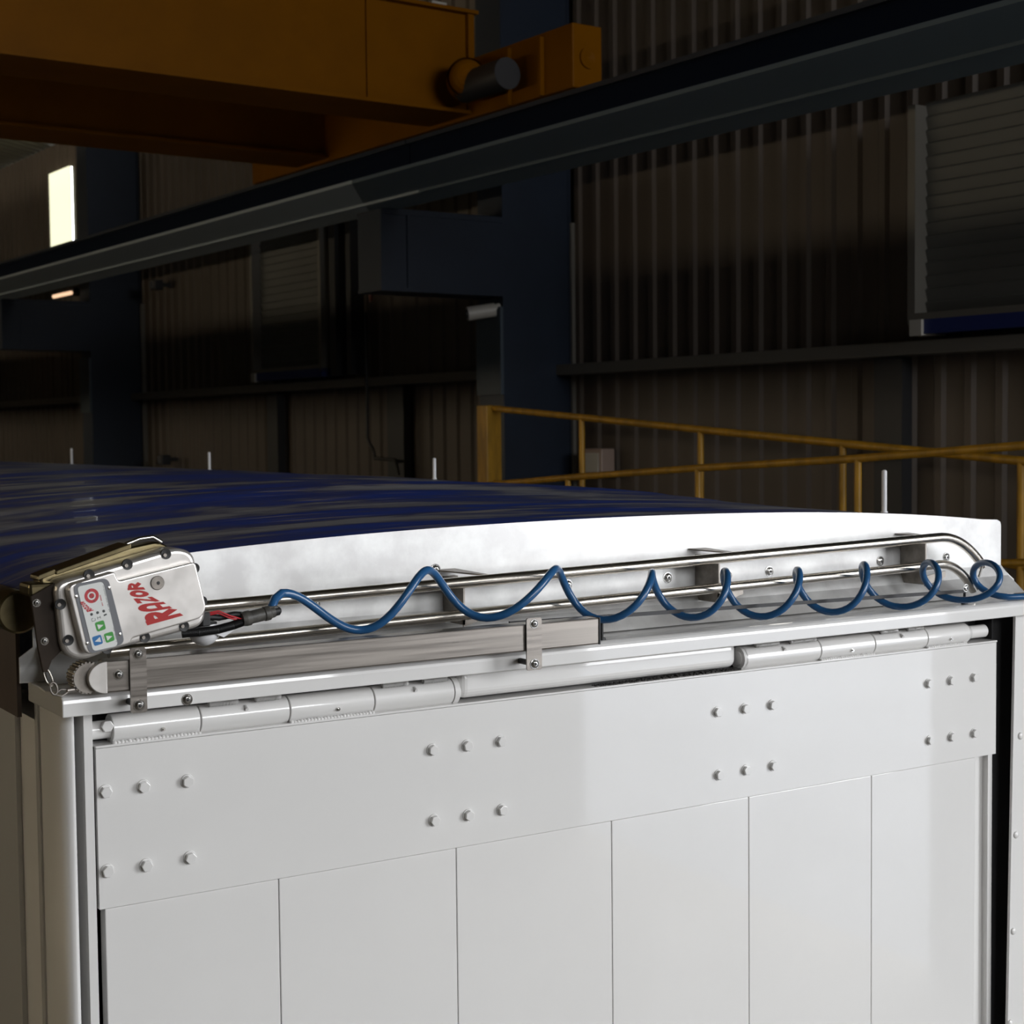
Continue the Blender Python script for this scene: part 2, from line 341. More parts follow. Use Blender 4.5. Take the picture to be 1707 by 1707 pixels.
# fixtures
t = thing('security_camera', 'small pale security camera at the top of the column cover plate', 'camera', H(9.0, 6.15, 4.0))
MB().cyl(H(8.93, 6.16, 4.03), H(9.0, 5.98, 4.0), .048, 18).build('camera_body', GREYW, t); MB().cyl(H(9.0, 5.98, 4.0), H(9.004, 5.97, 3.998), .03, 14).build('lens', BLACK, t)
MB().cyl(H(8.95, 6.21, 4.06), H(8.95, 6.13, 4.03), .02).build('mount', GREYW, t)
for (a, b, z, lab) in ((17.38, 17.95, 4.8, 'glowing tube lamp under the far runway beam, right one of two'), (19.6, 20.6, 4.56, 'glowing tube lamp cut by the left edge of the picture')):
    t = thing('tube_lamp', lab, 'lamp', H((a+b)/2, 6.2, z), 'tube lamps by the far column')
    MB().cyl(H(a, 6.2, z), H(b, 6.2, z), .022, 10).build('glowing_tube', TUBE, t); MB().hbox(a, b, 6.225, 6.3, z, z+.06).build('batten', DKSTEEL, t)
    MB().hbox(a+.1, a+.14, 6.3, 6.8, z+.01, z+.05).build('arm', DKSTEEL, t); MB().hbox(b-.14, b-.1, 6.3, 6.8, z+.01, z+.05).build('arm', DKSTEEL, t)
for (u, z, lab) in ((16.0, 4.8, 'small floodlight high on the wall right of the far blue column'), (15.9, 2.93, 'small floodlight low on the wall right of the far blue column')):
    t = thing('floodlight', lab, 'lamp', H(u, 6.65, z-.1), 'small floodlights on the wall')
    MB().hbox(u-.06, u+.06, 6.6, 6.7, z-.06, z+.05).build('housing', DKSTEEL, t, bevel=.01)
    MB().hbox(u-.05, u+.05, 6.59, 6.6, z-.045, z+.035).build('glass', CHROME, t); MB().hbox(u-.02, u+.02, 6.7, 6.8, z-.02, z+.02).build('bracket', DKSTEEL, t)
t = thing('junction_box', 'pale box on the wall beside the near blue column', 'box', H(8.55, 6.74, 2.87))
MB().hbox(8.42, 8.62, 6.68, 6.8, 2.88, 3.07).build('box_body', BOXW, t, bevel=.01); MB().hbox(8.45, 8.59, 6.672, 6.68, 2.91, 3.04).build('cover', GREYW, t)

# handrails
t = thing('handrail', 'yellow handrail sloping down to the right along the wall', 'handrail', H(6.6, 6, 0), 'yellow handrails')
MB().tube([H(8.78, 6, 3.354), H(6.475, 6, 3.18), H(3.0, 6, 2.93)], .021, 10).build('top_rail', YELR, t)
MB().hbox(8.72, 8.84, 5.94, 6.06, 0, 3.37).build('end_post', YELR, t, bevel=.005)
MB().tube([H(8.78, 6, 2.86), H(7.7, 6, 2.80), H(3.0, 6, 2.44)], .015, 8).build('lower_rail', YELR, t)
for u, z in ((7.757, 3.28), (6.66, 3.19), (5.583, 3.115), (4.5, 3.03)): MB().cyl(H(u, 6, 0), H(u, 6, z), .019, 10).build('post', YELR, t)
t = thing('handrail', 'yellow handrail rising to the right in front of the other rail', 'handrail', H(5.5, 5.2, 0), 'yellow handrails')
MB().tube([H(7.776, 5.2, 2.873), H(6.768, 5.2, 2.945), H(5.772, 5.2, 3.007), H(4.786, 5.2, 3.06), H(3.3, 5.2, 3.16)], .018, 10).build('top_rail', YELR, t)
for u, z in ((7.7, 2.87), (6.85, 2.93), (5.79, 3.0), (4.75, 3.055), (3.8, 3.12)): MB().cyl(H(u, 5.2, 0), H(u, 5.2, z), .017, 10).build('post', YELR, t)
MB().tube([H(7.7, 5.2, 2.4), H(4.75, 5.2, 2.6), H(3.0, 5.2, 2.72)], .015, 8).build('lower_rail', YELR, t)

# ================================================================== TRAILER
TR = thing('trailer', 'white tipping trailer seen from its hinged rear tailgate', 'trailer', (1.32, 6, 0))
L = 12.6
MB().box((0, .30, 1.15), (.03, L, 2.74)).box((-.012, .285, 1.15), (0, .31, 2.73)).box((-.008, .145, 2.741), (.03, L, 2.76)).box((-.006, .145, 1.15), (0.0, .165, 2.703)).build('side_panel', WHITE, TR)
MB().box((2.61, .11, 1.15), (2.64, L, 2.76)).build('side_panel', WHITE, TR)
MB().box((.03, L-.05, 1.15), (2.61, L, 2.9)).build('front_panel', WHITE, TR)
MB().box((.03, .1, 1.15), (2.61, L-.05, 1.25)).build('load_floor', DKSTEEL, TR)
MB().box((.7, .3, .75), (.85, L, 1.15)).box((1.8, .3, .75), (1.95, L, 1.15)).build('chassis', DKSTEEL, TR)
for yy in (1.6, 2.9, 4.2):
    for xx in (.05, 2.29): MB().lathe((xx, yy, .5), (1, 0, 0), [(.02, 0), (0, .2), (0, .42), (.03, .5), (.27, .5), (.3, .42), (.3, .2), (.28, 0)], 32).build('wheel', BLACK, TR)
    MB().cyl((.2, yy, .5), (2.44, yy, .5), .06).box((.7, yy-.05, .5), (.85, yy+.05, .75)).box((1.8, yy-.05, .5), (1.95, yy+.05, .75)).build('axle', DKSTEEL, TR)
for xx in (.72, 1.82): MB().box((xx, 9.5, 0), (xx+.1, 9.6, .75)).build('landing_leg', DKSTEEL, TR)
# left corner: round tube, thin jamb plate
cpp = [(-.002, .30)] + [(-.002*(1-t)**2+.000*2*t*(1-t)+.017*t*t, .03*(1-t)**2+.004*2*t*(1-t)+.002*t*t) for t in [k/10 for k in range(11)]] + [(.021, .006), (.023, .07), (.040, .07), (.040, .30)]
o = MB().prism([(x, y, 1.15) for x, y in cpp], (0, 0, 1.553)).build('corner_post', WHITES, TR)
for p_ in o.data.polygons: p_.use_smooth = abs(p_.normal.z) < .5 and p_.normal.y < .2 and p_.normal.x < -.1
MB().box((.036, -.002, 1.15), (.052, .139, 2.702)).build('jamb_plate', WHITE, TR)
# right post with rivets, its inner edge leans
pr = MB().prism([(2.505, -.03, 2.70), (2.475, -.03, 1.15), (2.66, -.03, 1.15), (2.66, -.03, 2.70)], (0, .008, 0)).box((2.605, -.022, 1.15), (2.66, .11, 2.70)).build('rear_post', WHITE, TR)
for z, x in ((2.378, 2.515), (2.115, 2.50), (1.857, 2.492), (1.61, 2.482), (1.36, 2.476)):
    MB().dome((x-.001+.012, -.03, z), (0, -1, 0), .010, .006).build('rivet', WHITE, pr)
# top rail: rounded channel with shelf back to the plate
prof = [(-.06, 2.703), (-.06, 2.727)]
prof += [(-.06+.018*(1-math.cos(a)), 2.727+.0165*math.sin(a)) for a in (R_(20), R_(40), R_(60), R_(80), R_(90))]
prof += [(.0, 2.7425), (.035, 2.738), (.05, 2.736), (.09, 2.739), (.16, 2.739), (.16, 2.703)]
tr = MB().prism([(-.018, y, z) for y, z in prof], (2.70, 0, 0)).build('top_rail', WHITE, TR, bevel=.002)
for x in (.211,): pan_screw((x, -.06, 2.713), .0085, tr)
# end plate (galvanised gable), arched top, flared foot
def arch(x): d = x-1.3; return 2.997-.0246*d*d-.0053*d**4
cx = [-.01+i*(2.64+.01)/40 for i in range(41)]
top = [(x, arch(x)) for x in cx]
top[-1] = (2.646, 2.925); top.insert(-1, (2.643, 2.934)); top.insert(-2, (2.630, 2.9405))
ol = [(-.038, 2.74), (-.038, 2.788), (-.012, 2.806), (-.012, 2.90)] + top[1:] + [(2.646, 2.81), (2.70, 2.772), (2.70, 2.74)]
ep = MB().prism([(x, .14, z) for x, z in ol], (0, .004, 0)).build('end_plate', GALV, TR)
MB().add([(.0, .139, 2.815), (2.645, .139, 2.815), (2.66, .125, 2.787), (.0, .125, 2.787), (2.68, .085, 2.741), (.0, .085, 2.741)], [(0, 1, 2, 3), (3, 2, 4, 5)]).build('foot_flange', GALV, ep)
for x, z in ((.564, 2.849), (.85, 2.902), (1.195, 2.848), (1.482, 2.848), (1.667, 2.843), (1.80, 2.845), (2.182, 2.85), (2.429, 2.847), (.3, 2.85)):
    pan_screw((x, .14, z), .0105, ep, 'bolt')
# beam behind the hinges
MB().box((.83, .008, 2.640), (1.585, .06, 2.703)).build('cross_tube', WHITE, TR, bevel=.02, seg=5)
MB().box((.055, .075, 2.60), (2.47, .10, 2.703)).build('inner_beam', DKSTEEL, TR)
# tailgate
TG = MB().box((.058, 0, 2.3325), (2.466, .012, 2.629)).build('tailgate', WHITE, TR)
TG['label'] = 'white upper clamping plate with bolts'
MB().box((.058, 0.0, 2.6295), (2.47, .055, 2.634)).build('top_ledge', WHITE, TG, bevel=.001)
MB().box((2.39, .03, 1.15), (2.45, .06, 2.332)).box((2.45, .012, 1.15), (2.466, .05, 2.332)).build('edge_channel', WHITE, TG)
MB().box((.055, .06, 1.15), (.062, .10, 2.60)).build('seal', BLACK, TG)
xs = [.0685, .414, .815, 1.215, 1.614, 2.015, 2.392]
for a, b in zip(xs, xs[1:]): MB().box((a+.0009, .004, 1.15), (b-.0009, .034, 2.3305)).build('board', WHITE, TG, bevel=.0015)
bolts = [(.063, 2.549), (.145, 2.549), (.23, 2.548), (.065, 2.402), (.147, 2.401), (.232, 2.402), (.758, 2.545), (.841, 2.544), (.924, 2.544), (.760, 2.398), (.842, 2.397), (.925, 2.397),
         (1.515, 2.544), (1.598, 2.543), (1.682, 2.543), (1.518, 2.396), (1.601, 2.397), (1.685, 2.397), (2.21, 2.544), (2.292, 2.544), (2.379, 2.544), (2.215, 2.397), (2.295, 2.397), (2.38, 2.397)]
for i, (x, z) in enumerate(bolts):
    x = max(x, .0735)
    MB().lathe((x, 0, z), (0, -1, 0), [(0, .0135), (.002, .0128), (.002, .008)], 20).prism(hexpts((x, -.002, z), .0112, rot=i*1.3), (0, -.009, 0)).build('hex_bolt', WHITE, TG, bevel=.0012)
MB().box((2.472, .02, 1.15), (2.60, .10, 2.70)).build('dark_gap_block', BLACK, TR)  # black block put in as the darkness of the gap by the right post
# grit on the ledge
g = MB()
for i in range(520):
    x = random.uniform(1.18, 1.60); y = random.uniform(.008, .03); s_ = random.uniform(.0012, .003)*(.5+.5*min(1, (x-1.15)/.25))
    g.box((x-s_, y-s_, 2.634), (x+s_*random.uniform(.5, 1.6), y+s_, 2.634+s_*1.3))
gr = g.build('grit', DIRT, TG); gr['kind'] = 'stuff'
# hinges
def hinge(xs_, pin, up, name='hinge'):
    hp = MB().cyl((pin[0], .03, 2.658), (pin[1], .03, 2.658), .017, 24).build('hinge', WHITE, TR)
    for i, (a, b) in enumerate(zip(xs_, xs_[1:])):
        last = (i == len(xs_)-2)
        k = MB().lathe((a+.0012, .03, 2.658), (1, 0, 0), [(0, .016), (0, .0262), (.001, .0275), (b-a-.0034, .0275), (b-a-.0024, .0262), (b-a-.0024, .016)], 32).build('knuckle', WHITE, hp)
        mid = (a+b)/2
        if up[i]:
            for s0, s1 in ((a+.25*(b-a)-.03, mid-.018), (mid+.018, b-.02)):
                w_ = MB(); nn = max(3, int((s1-s0)/.006))
                for q in range(nn):
                    x = s0+(s1-s0)*(q+.5)/nn; w_.dome((x, .004+random.uniform(-.001, .001), 2.688), (0, -.7, .5), .0058, .005, 8, 3)
                    w_.tube([(s0, .004, 2.688), (s1, .004, 2.688)], .0052, 8).build('weld', WHITE, hp)
            MB().cyl((mid, .010, 2.676), (mid, .000, 2.671), .0035, 8).build('grease_nipple', WHITE, hp)
        else:
            w_ = MB().prism([(a+.001, .012, 2.634), (b-.001, .012, 2.634), (b-.001, .006, 2.652), (a+.001, .006, 2.652)], (0, .012, 0))
            nn = int((b-a)/.007)
            for q in range(nn):
                x = a+(b-a)*(q+.5)/nn; w_.dome((x, .006, 2.6345+random.uniform(-.0008, .0008)), (0, -.7, .5), .0045, .0035, 8, 3)
            w_.build('weld', WHITE, hp)
            MB().lathe((mid+.01, .0035, 2.651), (0, -1, 0), [(0, .004), (.003, .004), (.003, .002), (.007, .002), (.007, 0)], 8).build('grease_nipple', mat('dull_zinc', (.5, .48, .45), .4, .6) if i == 0 else CHROME, hp)
    return hp
h1 = hinge([.092, .262, .445, .63, .817], (.054, .86), [0, 1, 0, 1])
MB().lathe((.817, .03, 2.658), (1, 0, 0), [(0, .016), (0, .0285), (.012, .0285), (.012, .02)], 32).build('end_ring', WHITE, h1)
MB().prism(hexpts((.083, .012, 2.667), .0115), (0, -.008, 0)).build('hex_bolt', WHITE, h1, bevel=.001)
h2 = hinge([1.606, 1.846, 2.028, 2.214, 2.36], (1.60, 2.45), [1, 0, 1, 0])
MB().lathe((1.603, .03, 2.658), (1, 0, 0), [(.0, 0), (0, .0265), (.006, .0275), (.010, .0275), (.010, .02)], 32).build('end_cap', WHITE, h2)
MB().lathe((2.358, .03, 2.658), (1, 0, 0), [(0, .0275), (.012, .0272), (.03, .019), (.03, .017)], 32).build('cone', WHITE, h2)

# ------------------------------------------------------------------ tarpaulin
def tz(x, y):
    r = min(1, max(0, (y-.15)/1.9)); r = r*r*(3-2*r)
    return arch(x)-.004 + .056*r*(1-.25*abs(x-1.3)) - .010*(.5-.5*math.cos(2*math.pi*(y-.29)/1.25))*min(1, y/2)
nx, ny = 60, 220
vs = []; fs = []
def prof_t(i, y):
    q = i/nx
    if q < .05: k = q/.05; return (-.026, 2.70+(.20*k))
    x = -.055+(q-.05)/.95*(2.69); z = tz(max(x, .0), y)
    if x < .12: z -= (.12-x)**2*1.2
    if x > 2.5: z -= (x-2.5)**2*1.0
    wr = .0035*math.sin(y*23+x*2.1+math.sin(x*3)*2)*math.sin(y*2.3+1)*min(1, y/1.5)
    return (x, z+wr)
for j in range(ny+1):
    y = .146+(12.65-.146)*(j/ny)**1.35
    for i in range(nx+1):
        x, z = prof_t(i, y)
        yy = max(y, .29) if i < nx*.05 else y
        if i < nx*.05: yy = .29+(y-.146)*(12.65-.29)/(12.65-.146)
        vs.append((x, yy, z))
for j in range(ny):
    for i in range(nx): a = j*(nx+1)+i; fs.append((a, a+1, a+nx+2, a+nx+1))
TP = thing('tarpaulin', 'dusty blue tarpaulin stretched over the arched top of the trailer', 'tarpaulin', (1.3, 6, 2.7))
MB().add(vs, fs, True).build('cover_sheet', TARP, TP, merge=False)
MB().box((-.036, .17, 2.672), (-.028, 12.6, 2.885)).build('side_flap', TARPD, TP)
# rolled edge tube of the tarp
o = MB().cyl((-.058, .10, 2.885), (-.058, 12.6, 2.885), .036, 24).build('rolled_edge', TARPD, TP)
for y, lab in ((.29, 'white upright rod on the far tarp edge, nearest and tallest of four'), (2.79, 'white upright rod on the tarp edge left of the yellow handrail post'),
               (5.26, 'thin pale rod on the tarp edge, third of four going away'), (7.76, 'dim thin rod on the tarp edge, farthest of four')):
    t = thing('marker_rod', lab, 'rod', (2.35, y, tz(2.35, y)+.004), 'upright rods along the far tarp edge')
    zb = tz(2.35, y)+.004
    MB().cyl((2.35, y, zb), (2.35, y, 3.075+.004*y), .0075, 12).dome((2.35, y, 3.075+.004*y), (0, 0, 1), .0075, .006).build('rod', CLEARW, t)
    MB().cyl((2.35, y, zb), (2.35, y, zb+.004), .010, 12).build('foot', CLEARW, t)

# ------------------------------------------------------------------ stainless cable-guide rails on the plate
PRL = thing('cable_guide_rail', 'pair of bent stainless tubes on brackets across the galvanised plate', 'rail', (1.3, .045, 2.80))
def bend(p0, p1, end, n=8):       # straight then circular-ish bend down to end
    p0, p1, end = Vector(p0), Vector(p1), Vector(end); c = p1 + Vector((end.x-p1.x, 0, 0))*.55
    return [p0] + [p0.lerp(p1, k/6) for k in range(1, 6)] + [(p1*(1-t)**2 + c*2*t*(1-t) + end*t*t) for t in [k/n for k in range(n+1)]]
MB().tube(bend((.235, .045, 2.868), (2.30, .045, 2.911), (2.463, .045, 2.828), 14), .0125, 20).build('upper_tube', STEEL, PRL)
MB().tube(bend((.10, .045, 2.798), (2.30, .045, 2.841), (2.43, .045, 2.765), 14), .0118, 20).build('lower_tube', STEEL, PRL)
for x, zt in ((.868, 2.888), (1.565, 2.899), (2.255, 2.905)):
    b = MB().box((x, .052, 2.79), (x+.004, .139, zt)).box((x+.004, .125, 2.79), (x+.03, .139, zt)).build('bracket', BRKT, PRL)
    MB().prism([(x-.022, .138, zt+.012), (x+.045, .046, zt+.004), (x+.058, .046, zt+.004), (x+.03, .138, zt+.012)], (0, 0, .003)).build('gusset', BRKT, b)
    MB().prism([(x-.0, .052, 2.822-.01), (x+.075, .052, 2.822), (x+.075, .052, 2.806), (x-.0, .052, 2.786)], (0, .004, 0)).build('foot', BRKT, b)
    MB().lathe((x+.012, .124, 2.808), (0, -1, 0), [(0, .007), (.005, .006), (.005, 0)], 12).build('rivet', CHROME, b)
MB().tube([(2.44, .038, 2.80), (2.452, .034, 2.835)], .003, 8).build('cross_wire', STEEL, PRL)

# thin flat rod that the coil hangs round
t = thing('coil_support_bar', 'thin dark flat bar threaded through the blue coiled cable', 'bar', (1.7, -.03, 2.74))
MB().prism([(.93, -.034, 2.801), (2.312, -.034, 2.781), (2.312, -.034, 2.773), (.93, -.034, 2.793)], (0, .006, 0)).build('flat_bar', DKSTEEL, t)
for x in (1.168, 2.31):
    MB().cyl((x, -.03, 2.742), (x, -.03, 2.79), .0035, 10).lathe((x, -.03, 2.742), (0, 0, 1), [(0, 0), (0, .009), (.006, .008), (.006, .003)], 12).build('post', DKSTEEL, t)
pan_screw((2.31, -.034, 2.785), .008, t)

# ------------------------------------------------------------------ blue coiled cable
knots = [(.414, 2.892, 1), (.582, 2.808, 0), (.733, 2.918, 1), (.873, 2.811, 0), (1.047, 2.904, 1), (1.17, 2.787, 0), (1.303, 2.883, 1), (1.412, 2.775, 0), (1.513, 2.874, 1),
         (1.617, 2.762, 0), (1.733, 2.864, 1), (1.841, 2.7565, 0), (1.948, 2.865, 1), (2.072, 2.753, 0), (2.176, 2.858, 1), (2.285, 2.756, 0), (2.384, 2.846, 1), (2.452, 2.7535, 0)]
def helixpt(k, f):       # between knot k and k+1
    x0, z0, up0 = knots[k]; x1, z1, up1 = knots[k+1]
    ph = math.pi*f + (math.pi if up0 else 0)
    # smooth centre motion in x
    xa = knots[k-1][0] if k > 0 else 2*x0-x1; xb = knots[k+2][0] if k+2 < len(knots) else 2*x1-x0
    t = f; x = .5*((2*x0)+(-xa+x1)*t+(2*xa-5*x0+4*x1-xb)*t*t+(-xa+3*x0-3*x1+xb)*t**3)
    zc = (z0+z1)/2; rz = abs(z1-z0)/2
    ry = .022+.030*min(1, max(0, (x-.45)/.85))+.016*min(1, max(0, (x-1.95)/.2))+.008*min(1, max(0, (x-2.2)/.15))
    yc = -.034-.016*min(1, max(0, (x-.9)/.4))
    if k == 0: ry = .012
    return Vector((x+(yc+.034)*.8, yc-ry*math.sin(ph), zc+.002-rz*math.cos(ph)))
path = [Vector((.3835, -.058, 2.858)), Vector((.3845, -.056, 2.872)), Vector((.395, -.046, 2.885))]
for k in range(len(knots)-1):
    for i in range(14): path.append(helixpt(k, i/14))
path += [Vector((2.452, -.050, 2.7535)), Vector((2.49, -.066, 2.754)), Vector((2.53, -.075, 2.759)), Vector((2.58, -.08, 2.768)), Vector((2.66, -.09, 2.778)), Vector((2.75, -.09, 2.77)), Vector((2.80, -.08, 2.70)), Vector((2.81, -.07, 2.5)), Vector((2.8, -.05, 2.0))]
t = thing('coiled_cable', 'blue spiral cable stretched along the stainless tubes', 'cable', (1.5, -.034, 2.74))
MB().tube(path, .0085, 14).build('coil', BLUEC, t)

# ------------------------------------------------------------------ stainless stowage channel on straps
t = thing('stowage_channel', 'flat stainless box channel strapped to the white top rail below the motor', 'channel', (.55, -.09, 2.745))
MB().box((.045, -.109, 2.7475), (1.105, -.064, 2.803)).build('channel_body', BRUSH, t, bevel=.003)
MB().box((1.105, -.1095, 2.747), (1.108, -.0635, 2.8035)).build('end_lip', DKSTEEL, t)
pts = [(.0465, 2.7475), (.0465, 2.8035)] + [(.0465-.033*math.sin(a), 2.7755+.028*math.cos(a)) for a in [R_(x) for x in range(0, 181, 12)]]
cap = MB().prism([(x, -.1125, z) for x, z in pts[1:]], (0, .014, 0)).build('end_cap', CAST, t, bevel=.001)
cp = MB().lathe((.018, -.098, 2.7755), (0, 1, 0), [(0, .0), (0, .026), (.04, .026), (.04, 0)], 40)
for k in range(26):
    a = 2*math.pi*k/26; cp.cyl((.018+.0265*math.cos(a), -.096, 2.7755+.0265*math.sin(a)), (.018+.0265*math.cos(a), -.06, 2.7755+.0265*math.sin(a)), .0022, 6)
cp.build('ribbed_plug', BRKT, t)
pan_screw((.068, -.109, 2.778), .0075, t)
for x0, x1 in ((.087, .117), (.919, .956)):
    pts = []
    z0, z1 = (2.708, 2.824) if x0 < .5 else (2.708, 2.816)
    r = .005
    for cxx, czz, a0 in ((x1-r, z1-r, 0), (x0+r, z1-r, 90), (x0+r, z0+r, 180), (x1-r, z0+r, 270)):
        for a in (0, 30, 60, 90): pts.append((cxx+r*math.cos(R_(a0+a)), -.1145, czz+r*math.sin(R_(a0+a))))
    s_ = MB().prism(pts, (0, .0035, 0)).build('strap', BRUSH, t)
    xm = (x0+x1)/2
    pan_screw((xm, -.1145, z1-.012), .0075, s_); pan_screw((xm, -.1145, z0+.013), .0085, s_)
    MB().cyl((xm, -.111, z0+.013), (xm, -.06, z0+.013), .006).build('spacer', BLACK, s_)

# ------------------------------------------------------------------ tarp motor
MO = Vector((-.0021, 0, 2.8144)); c15, s15 = math.cos(R_(15)), math.sin(R_(15))
def ML(u, v, y): u, v = u/1000, v/1000; return Vector((MO.x+u*c15-v*s15, y, MO.z+u*s15+v*c15))
MT = thing('tarp_motor', 'cast aluminium tarp motor housing with keypad and red RAZOR lettering', 'motor', (.1, -.08, 2.81))
def rounded(poly, rad, n=5):
    out = []; N = len(poly)
    for i in range(N):
        p = Vector(poly[i]); a = Vector(poly[i-1]); b = Vector(poly[(i+1) % N]); r = rad[i] if isinstance(rad, (list, tuple)) else rad
        d0 = (a-p); d1 = (b-p); l0 = min(r, d0.length*.48); l1 = min(r, d1.length*.48)
        p0 = p+d0.normalized()*l0; p1 = p+d1.normalized()*l1
        for k in range(n+1):
            t = k/n; out.append(p0*(1-t)**2+p*2*t*(1-t)+p1*t*t)
    return out
def mprism(poly, y0, y1): return [ML(p[0], p[1], y0) for p in poly], (0, y1-y0, 0)
outer = rounded([(-4, 138), (222, 131), (250, 112), (243, -2), (226, -22), (130, -14), (52, -7), (2, -8), (-26, 16)], [20, 20, 16, 22, 14, 8, 8, 22, 26])
HS = MB().prism(*mprism(outer, -.112, -.045)).build('housing', CAST, MT, bevel=.009, seg=4)
back = rounded([(-10, 150), (120, 150), (218, 140), (240, 112), (240, 0), (220, -16), (0, -6), (-22, 20)], 16)
MB().prism(*mprism(back, -.045, .0)).build('rear_housing', BRASSY, MT, bevel=.006, seg=3)
face = rounded([(10, 131), (95, 128), (98, 110), (240, 99), (237, 12), (222, -2), (92, 6), (86, -2), (14, 3), (5, 14)], [14, 4, 4, 8, 10, 10, 6, 8, 10, 10])
MB().prism(*mprism(face, -.135, -.108)).build('raised_face', CAST, HS, bevel=.005, seg=4)
# rear cover strip with handle above the housing
MB().prism(*mprism(rounded([(10, 146), (150, 149), (152, 158), (12, 153)], 3), -.085, -.02)).build('cover_strip', BRASSY, MT, bevel=.002)
MB().tube([ML(150, 154, -.05), ML(180, 156, -.05), ML(205, 152, -.05), ML(218, 138, -.05)], .004, 10).build('wire_loop', CHROME, MT)
MB().prism(*mprism(rounded([(-22, 146), (12, 148), (12, 156), (-18, 154)], 3), -.08, -.03)).build('corner_block', BRASSY, MT, bevel=.002)
for (u, v, du, dv) in ((57.8, 133, 0, 1), (127.3, 129, 0, 1), (199.5, 125, 0, 1), (-4, 100, -1, 0), (-9, 36, -1, 0), (51, -1, 0, -1), (121, -5, 0, -1), (195, -10, 0, -1), (243, 84, 1, 0), (240, 22, 1, 0)):
    pk = MB().lathe(ML(u, v, -.112), (0, -1, 0), [(-.004, .0095), (.0012, .0095), (.0012, .0088), (.0, .0)], 20).build('screw_pocket', BLACK, HS)
    if (u, v) != (243, 84): MB().lathe(ML(u-3.2, v-1.0*dv, -.1125), (0, -1, 0), [(0, .0038), (.003, .0032), (.003, 0)], 12).build('cap_screw', BRKT, pk)
# round cap
k = MB().lathe(ML(162.5, 85, -.135), (0, -1, 0), [(0, .0125), (.0015, .0125), (.0022, .0115), (.0022, .0)], 36).build('filler_plug', BRKT, HS)
MB().lathe(ML(163.5, 84.5, -.1374), (0, -1, 0), [(0, .0035), (.0004, 0)], 6).build('socket', BLACK, k)
# keypad
def flat(poly, y0, th, m, name, parent): return MB().prism(*mprism(poly, y0, y0-th)).build(name, m, parent)
YP = -.1352
kp = flat(rounded([(14, 128), (80, 122), (85.5, 5), (14.5, 2), (8, 12)] if False else [(19, 130), (81, 122), (77, 2), (12, 5)], 12), YP, .001, PANELG, 'keypad', MT)
wp = flat(rounded([(25, 124), (70.5, 118.5), (64, 2.5), (20, 8)], 7), YP-.001, .0008, PANELW, 'key_membrane', kp)
for u, v in ((19.5, 107.8), (78, 103.9), (73.2, 20.3), (14.7, 24.2)):
    MB().lathe(ML(u, v, YP-.001), (0, -1, 0), [(0, .003), (.0008, .0028), (.0012, .0)], 14).lathe(ML(u, v, YP-.0023), (0, -1, 0), [(0, .0006), (.0002, 0)], 6).build('small_screw', CHROME, kp)
Y2 = YP-.0018
def ring(u, v, r0, r1, m, name, parent, y=Y2, n=36):
    mb = MB(); vs = []
    for k in range(n):
        a = 2*math.pi*k/n; vs += [ML(u+r1*math.cos(a), v+r1*math.sin(a), y-.0003), ML(u+r0*math.cos(a), v+r0*math.sin(a), y-.0003)]
    mb.add(vs, [(2*k, (2*k+2) % (2*n), (2*k+3) % (2*n), 2*k+1) for k in range(n)]); return mb.build(name, m, parent)
ring(44.6, 101, 7.2, 12.6, REDL, 'stop_ring', kp)
def disc(u, v, r, m, name, parent, y=Y2, n=20): return MB().add([ML(u+r*math.cos(2*math.pi*k/n), v+r*math.sin(2*math.pi*k/n), y-.0003) for k in range(n)], [tuple(range(n))]).build(name, m, parent)
disc(44.6, 101, 4.6, REDL, 'stop_dot', kp)
for du, dv in ((-1.5, 9.8), (1.5, -9.8), (-1.2, 2.6), (.9, -2.6)): disc(44.6+du, 101+dv, 1.1, INK, 'key_mark', kp, Y2-.0002)
for u, v in ((35.3, 70.3), (46.1, 69.7), (57, 68.8)): disc(u, v, 2.5, INK, 'indicator', kp)
for u, v, m_, sg in ((44.5, 45.9, GREEN, 1), (53.8, 21.9, GREEN, 1), (32.7, 23.6, BLUEK, -1)):
    q = 8.2; b = flat(rounded([(u-q, v+q+.5), (u+q, v+q), (u+q-.5, v-q), (u-q, v-q+.2)], 3.5), Y2, .0004, m_, 'key', kp)
    y_ = Y2-.0007
    tri = [(u-5.2, v+4.5), (u+5.4, v+.2), (u-5.0, v-4.6)] if sg > 0 else [(u+5.2, v+4.5), (u-5.4, v-.2), (u+5.0, v-4.6)]
    # arrows point along the housing
    tri = [(u-4.6, v-5), (u+4.8, v-5), (u+.2, v+5.2)] if False else tri
    MB().add([ML(a, c, y_) for a, c in tri], [(0, 1, 2)]).build('arrow', PANELW, b)
# tiny legends: battery, plug and case signs, fine print
def bar(u0, v0, u1, v1, w_, m, parent, name='legend', y=Y2):
    d = Vector((u1-u0, v1-v0)); nrm = Vector((-d.y, d.x)).normalized()*w_/2
    return MB().add([ML(u0+nrm.x, v0+nrm.y, y-.0003), ML(u1+nrm.x, v1+nrm.y, y-.0003), ML(u1-nrm.x, v1-nrm.y, y-.0003), ML(u0-nrm.x, v0-nrm.y, y-.0003)], [(0, 1, 2, 3)]).build(name, m, parent)
bar(55, 61.5, 60.5, 62, 2.6, INK, kp)
bar(43.5, 61, 48.5, 61, .7, INK, kp); bar(43.5, 58.5, 43.5, 63, .8, INK, kp); bar(48.5, 58.5, 48.5, 63, .8, INK, kp)
for a in ((33, 58, 39, 58), (33, 63, 36, 63), (33, 58, 33, 63), (39, 58, 39, 62)): bar(*a, .7, INK, kp)
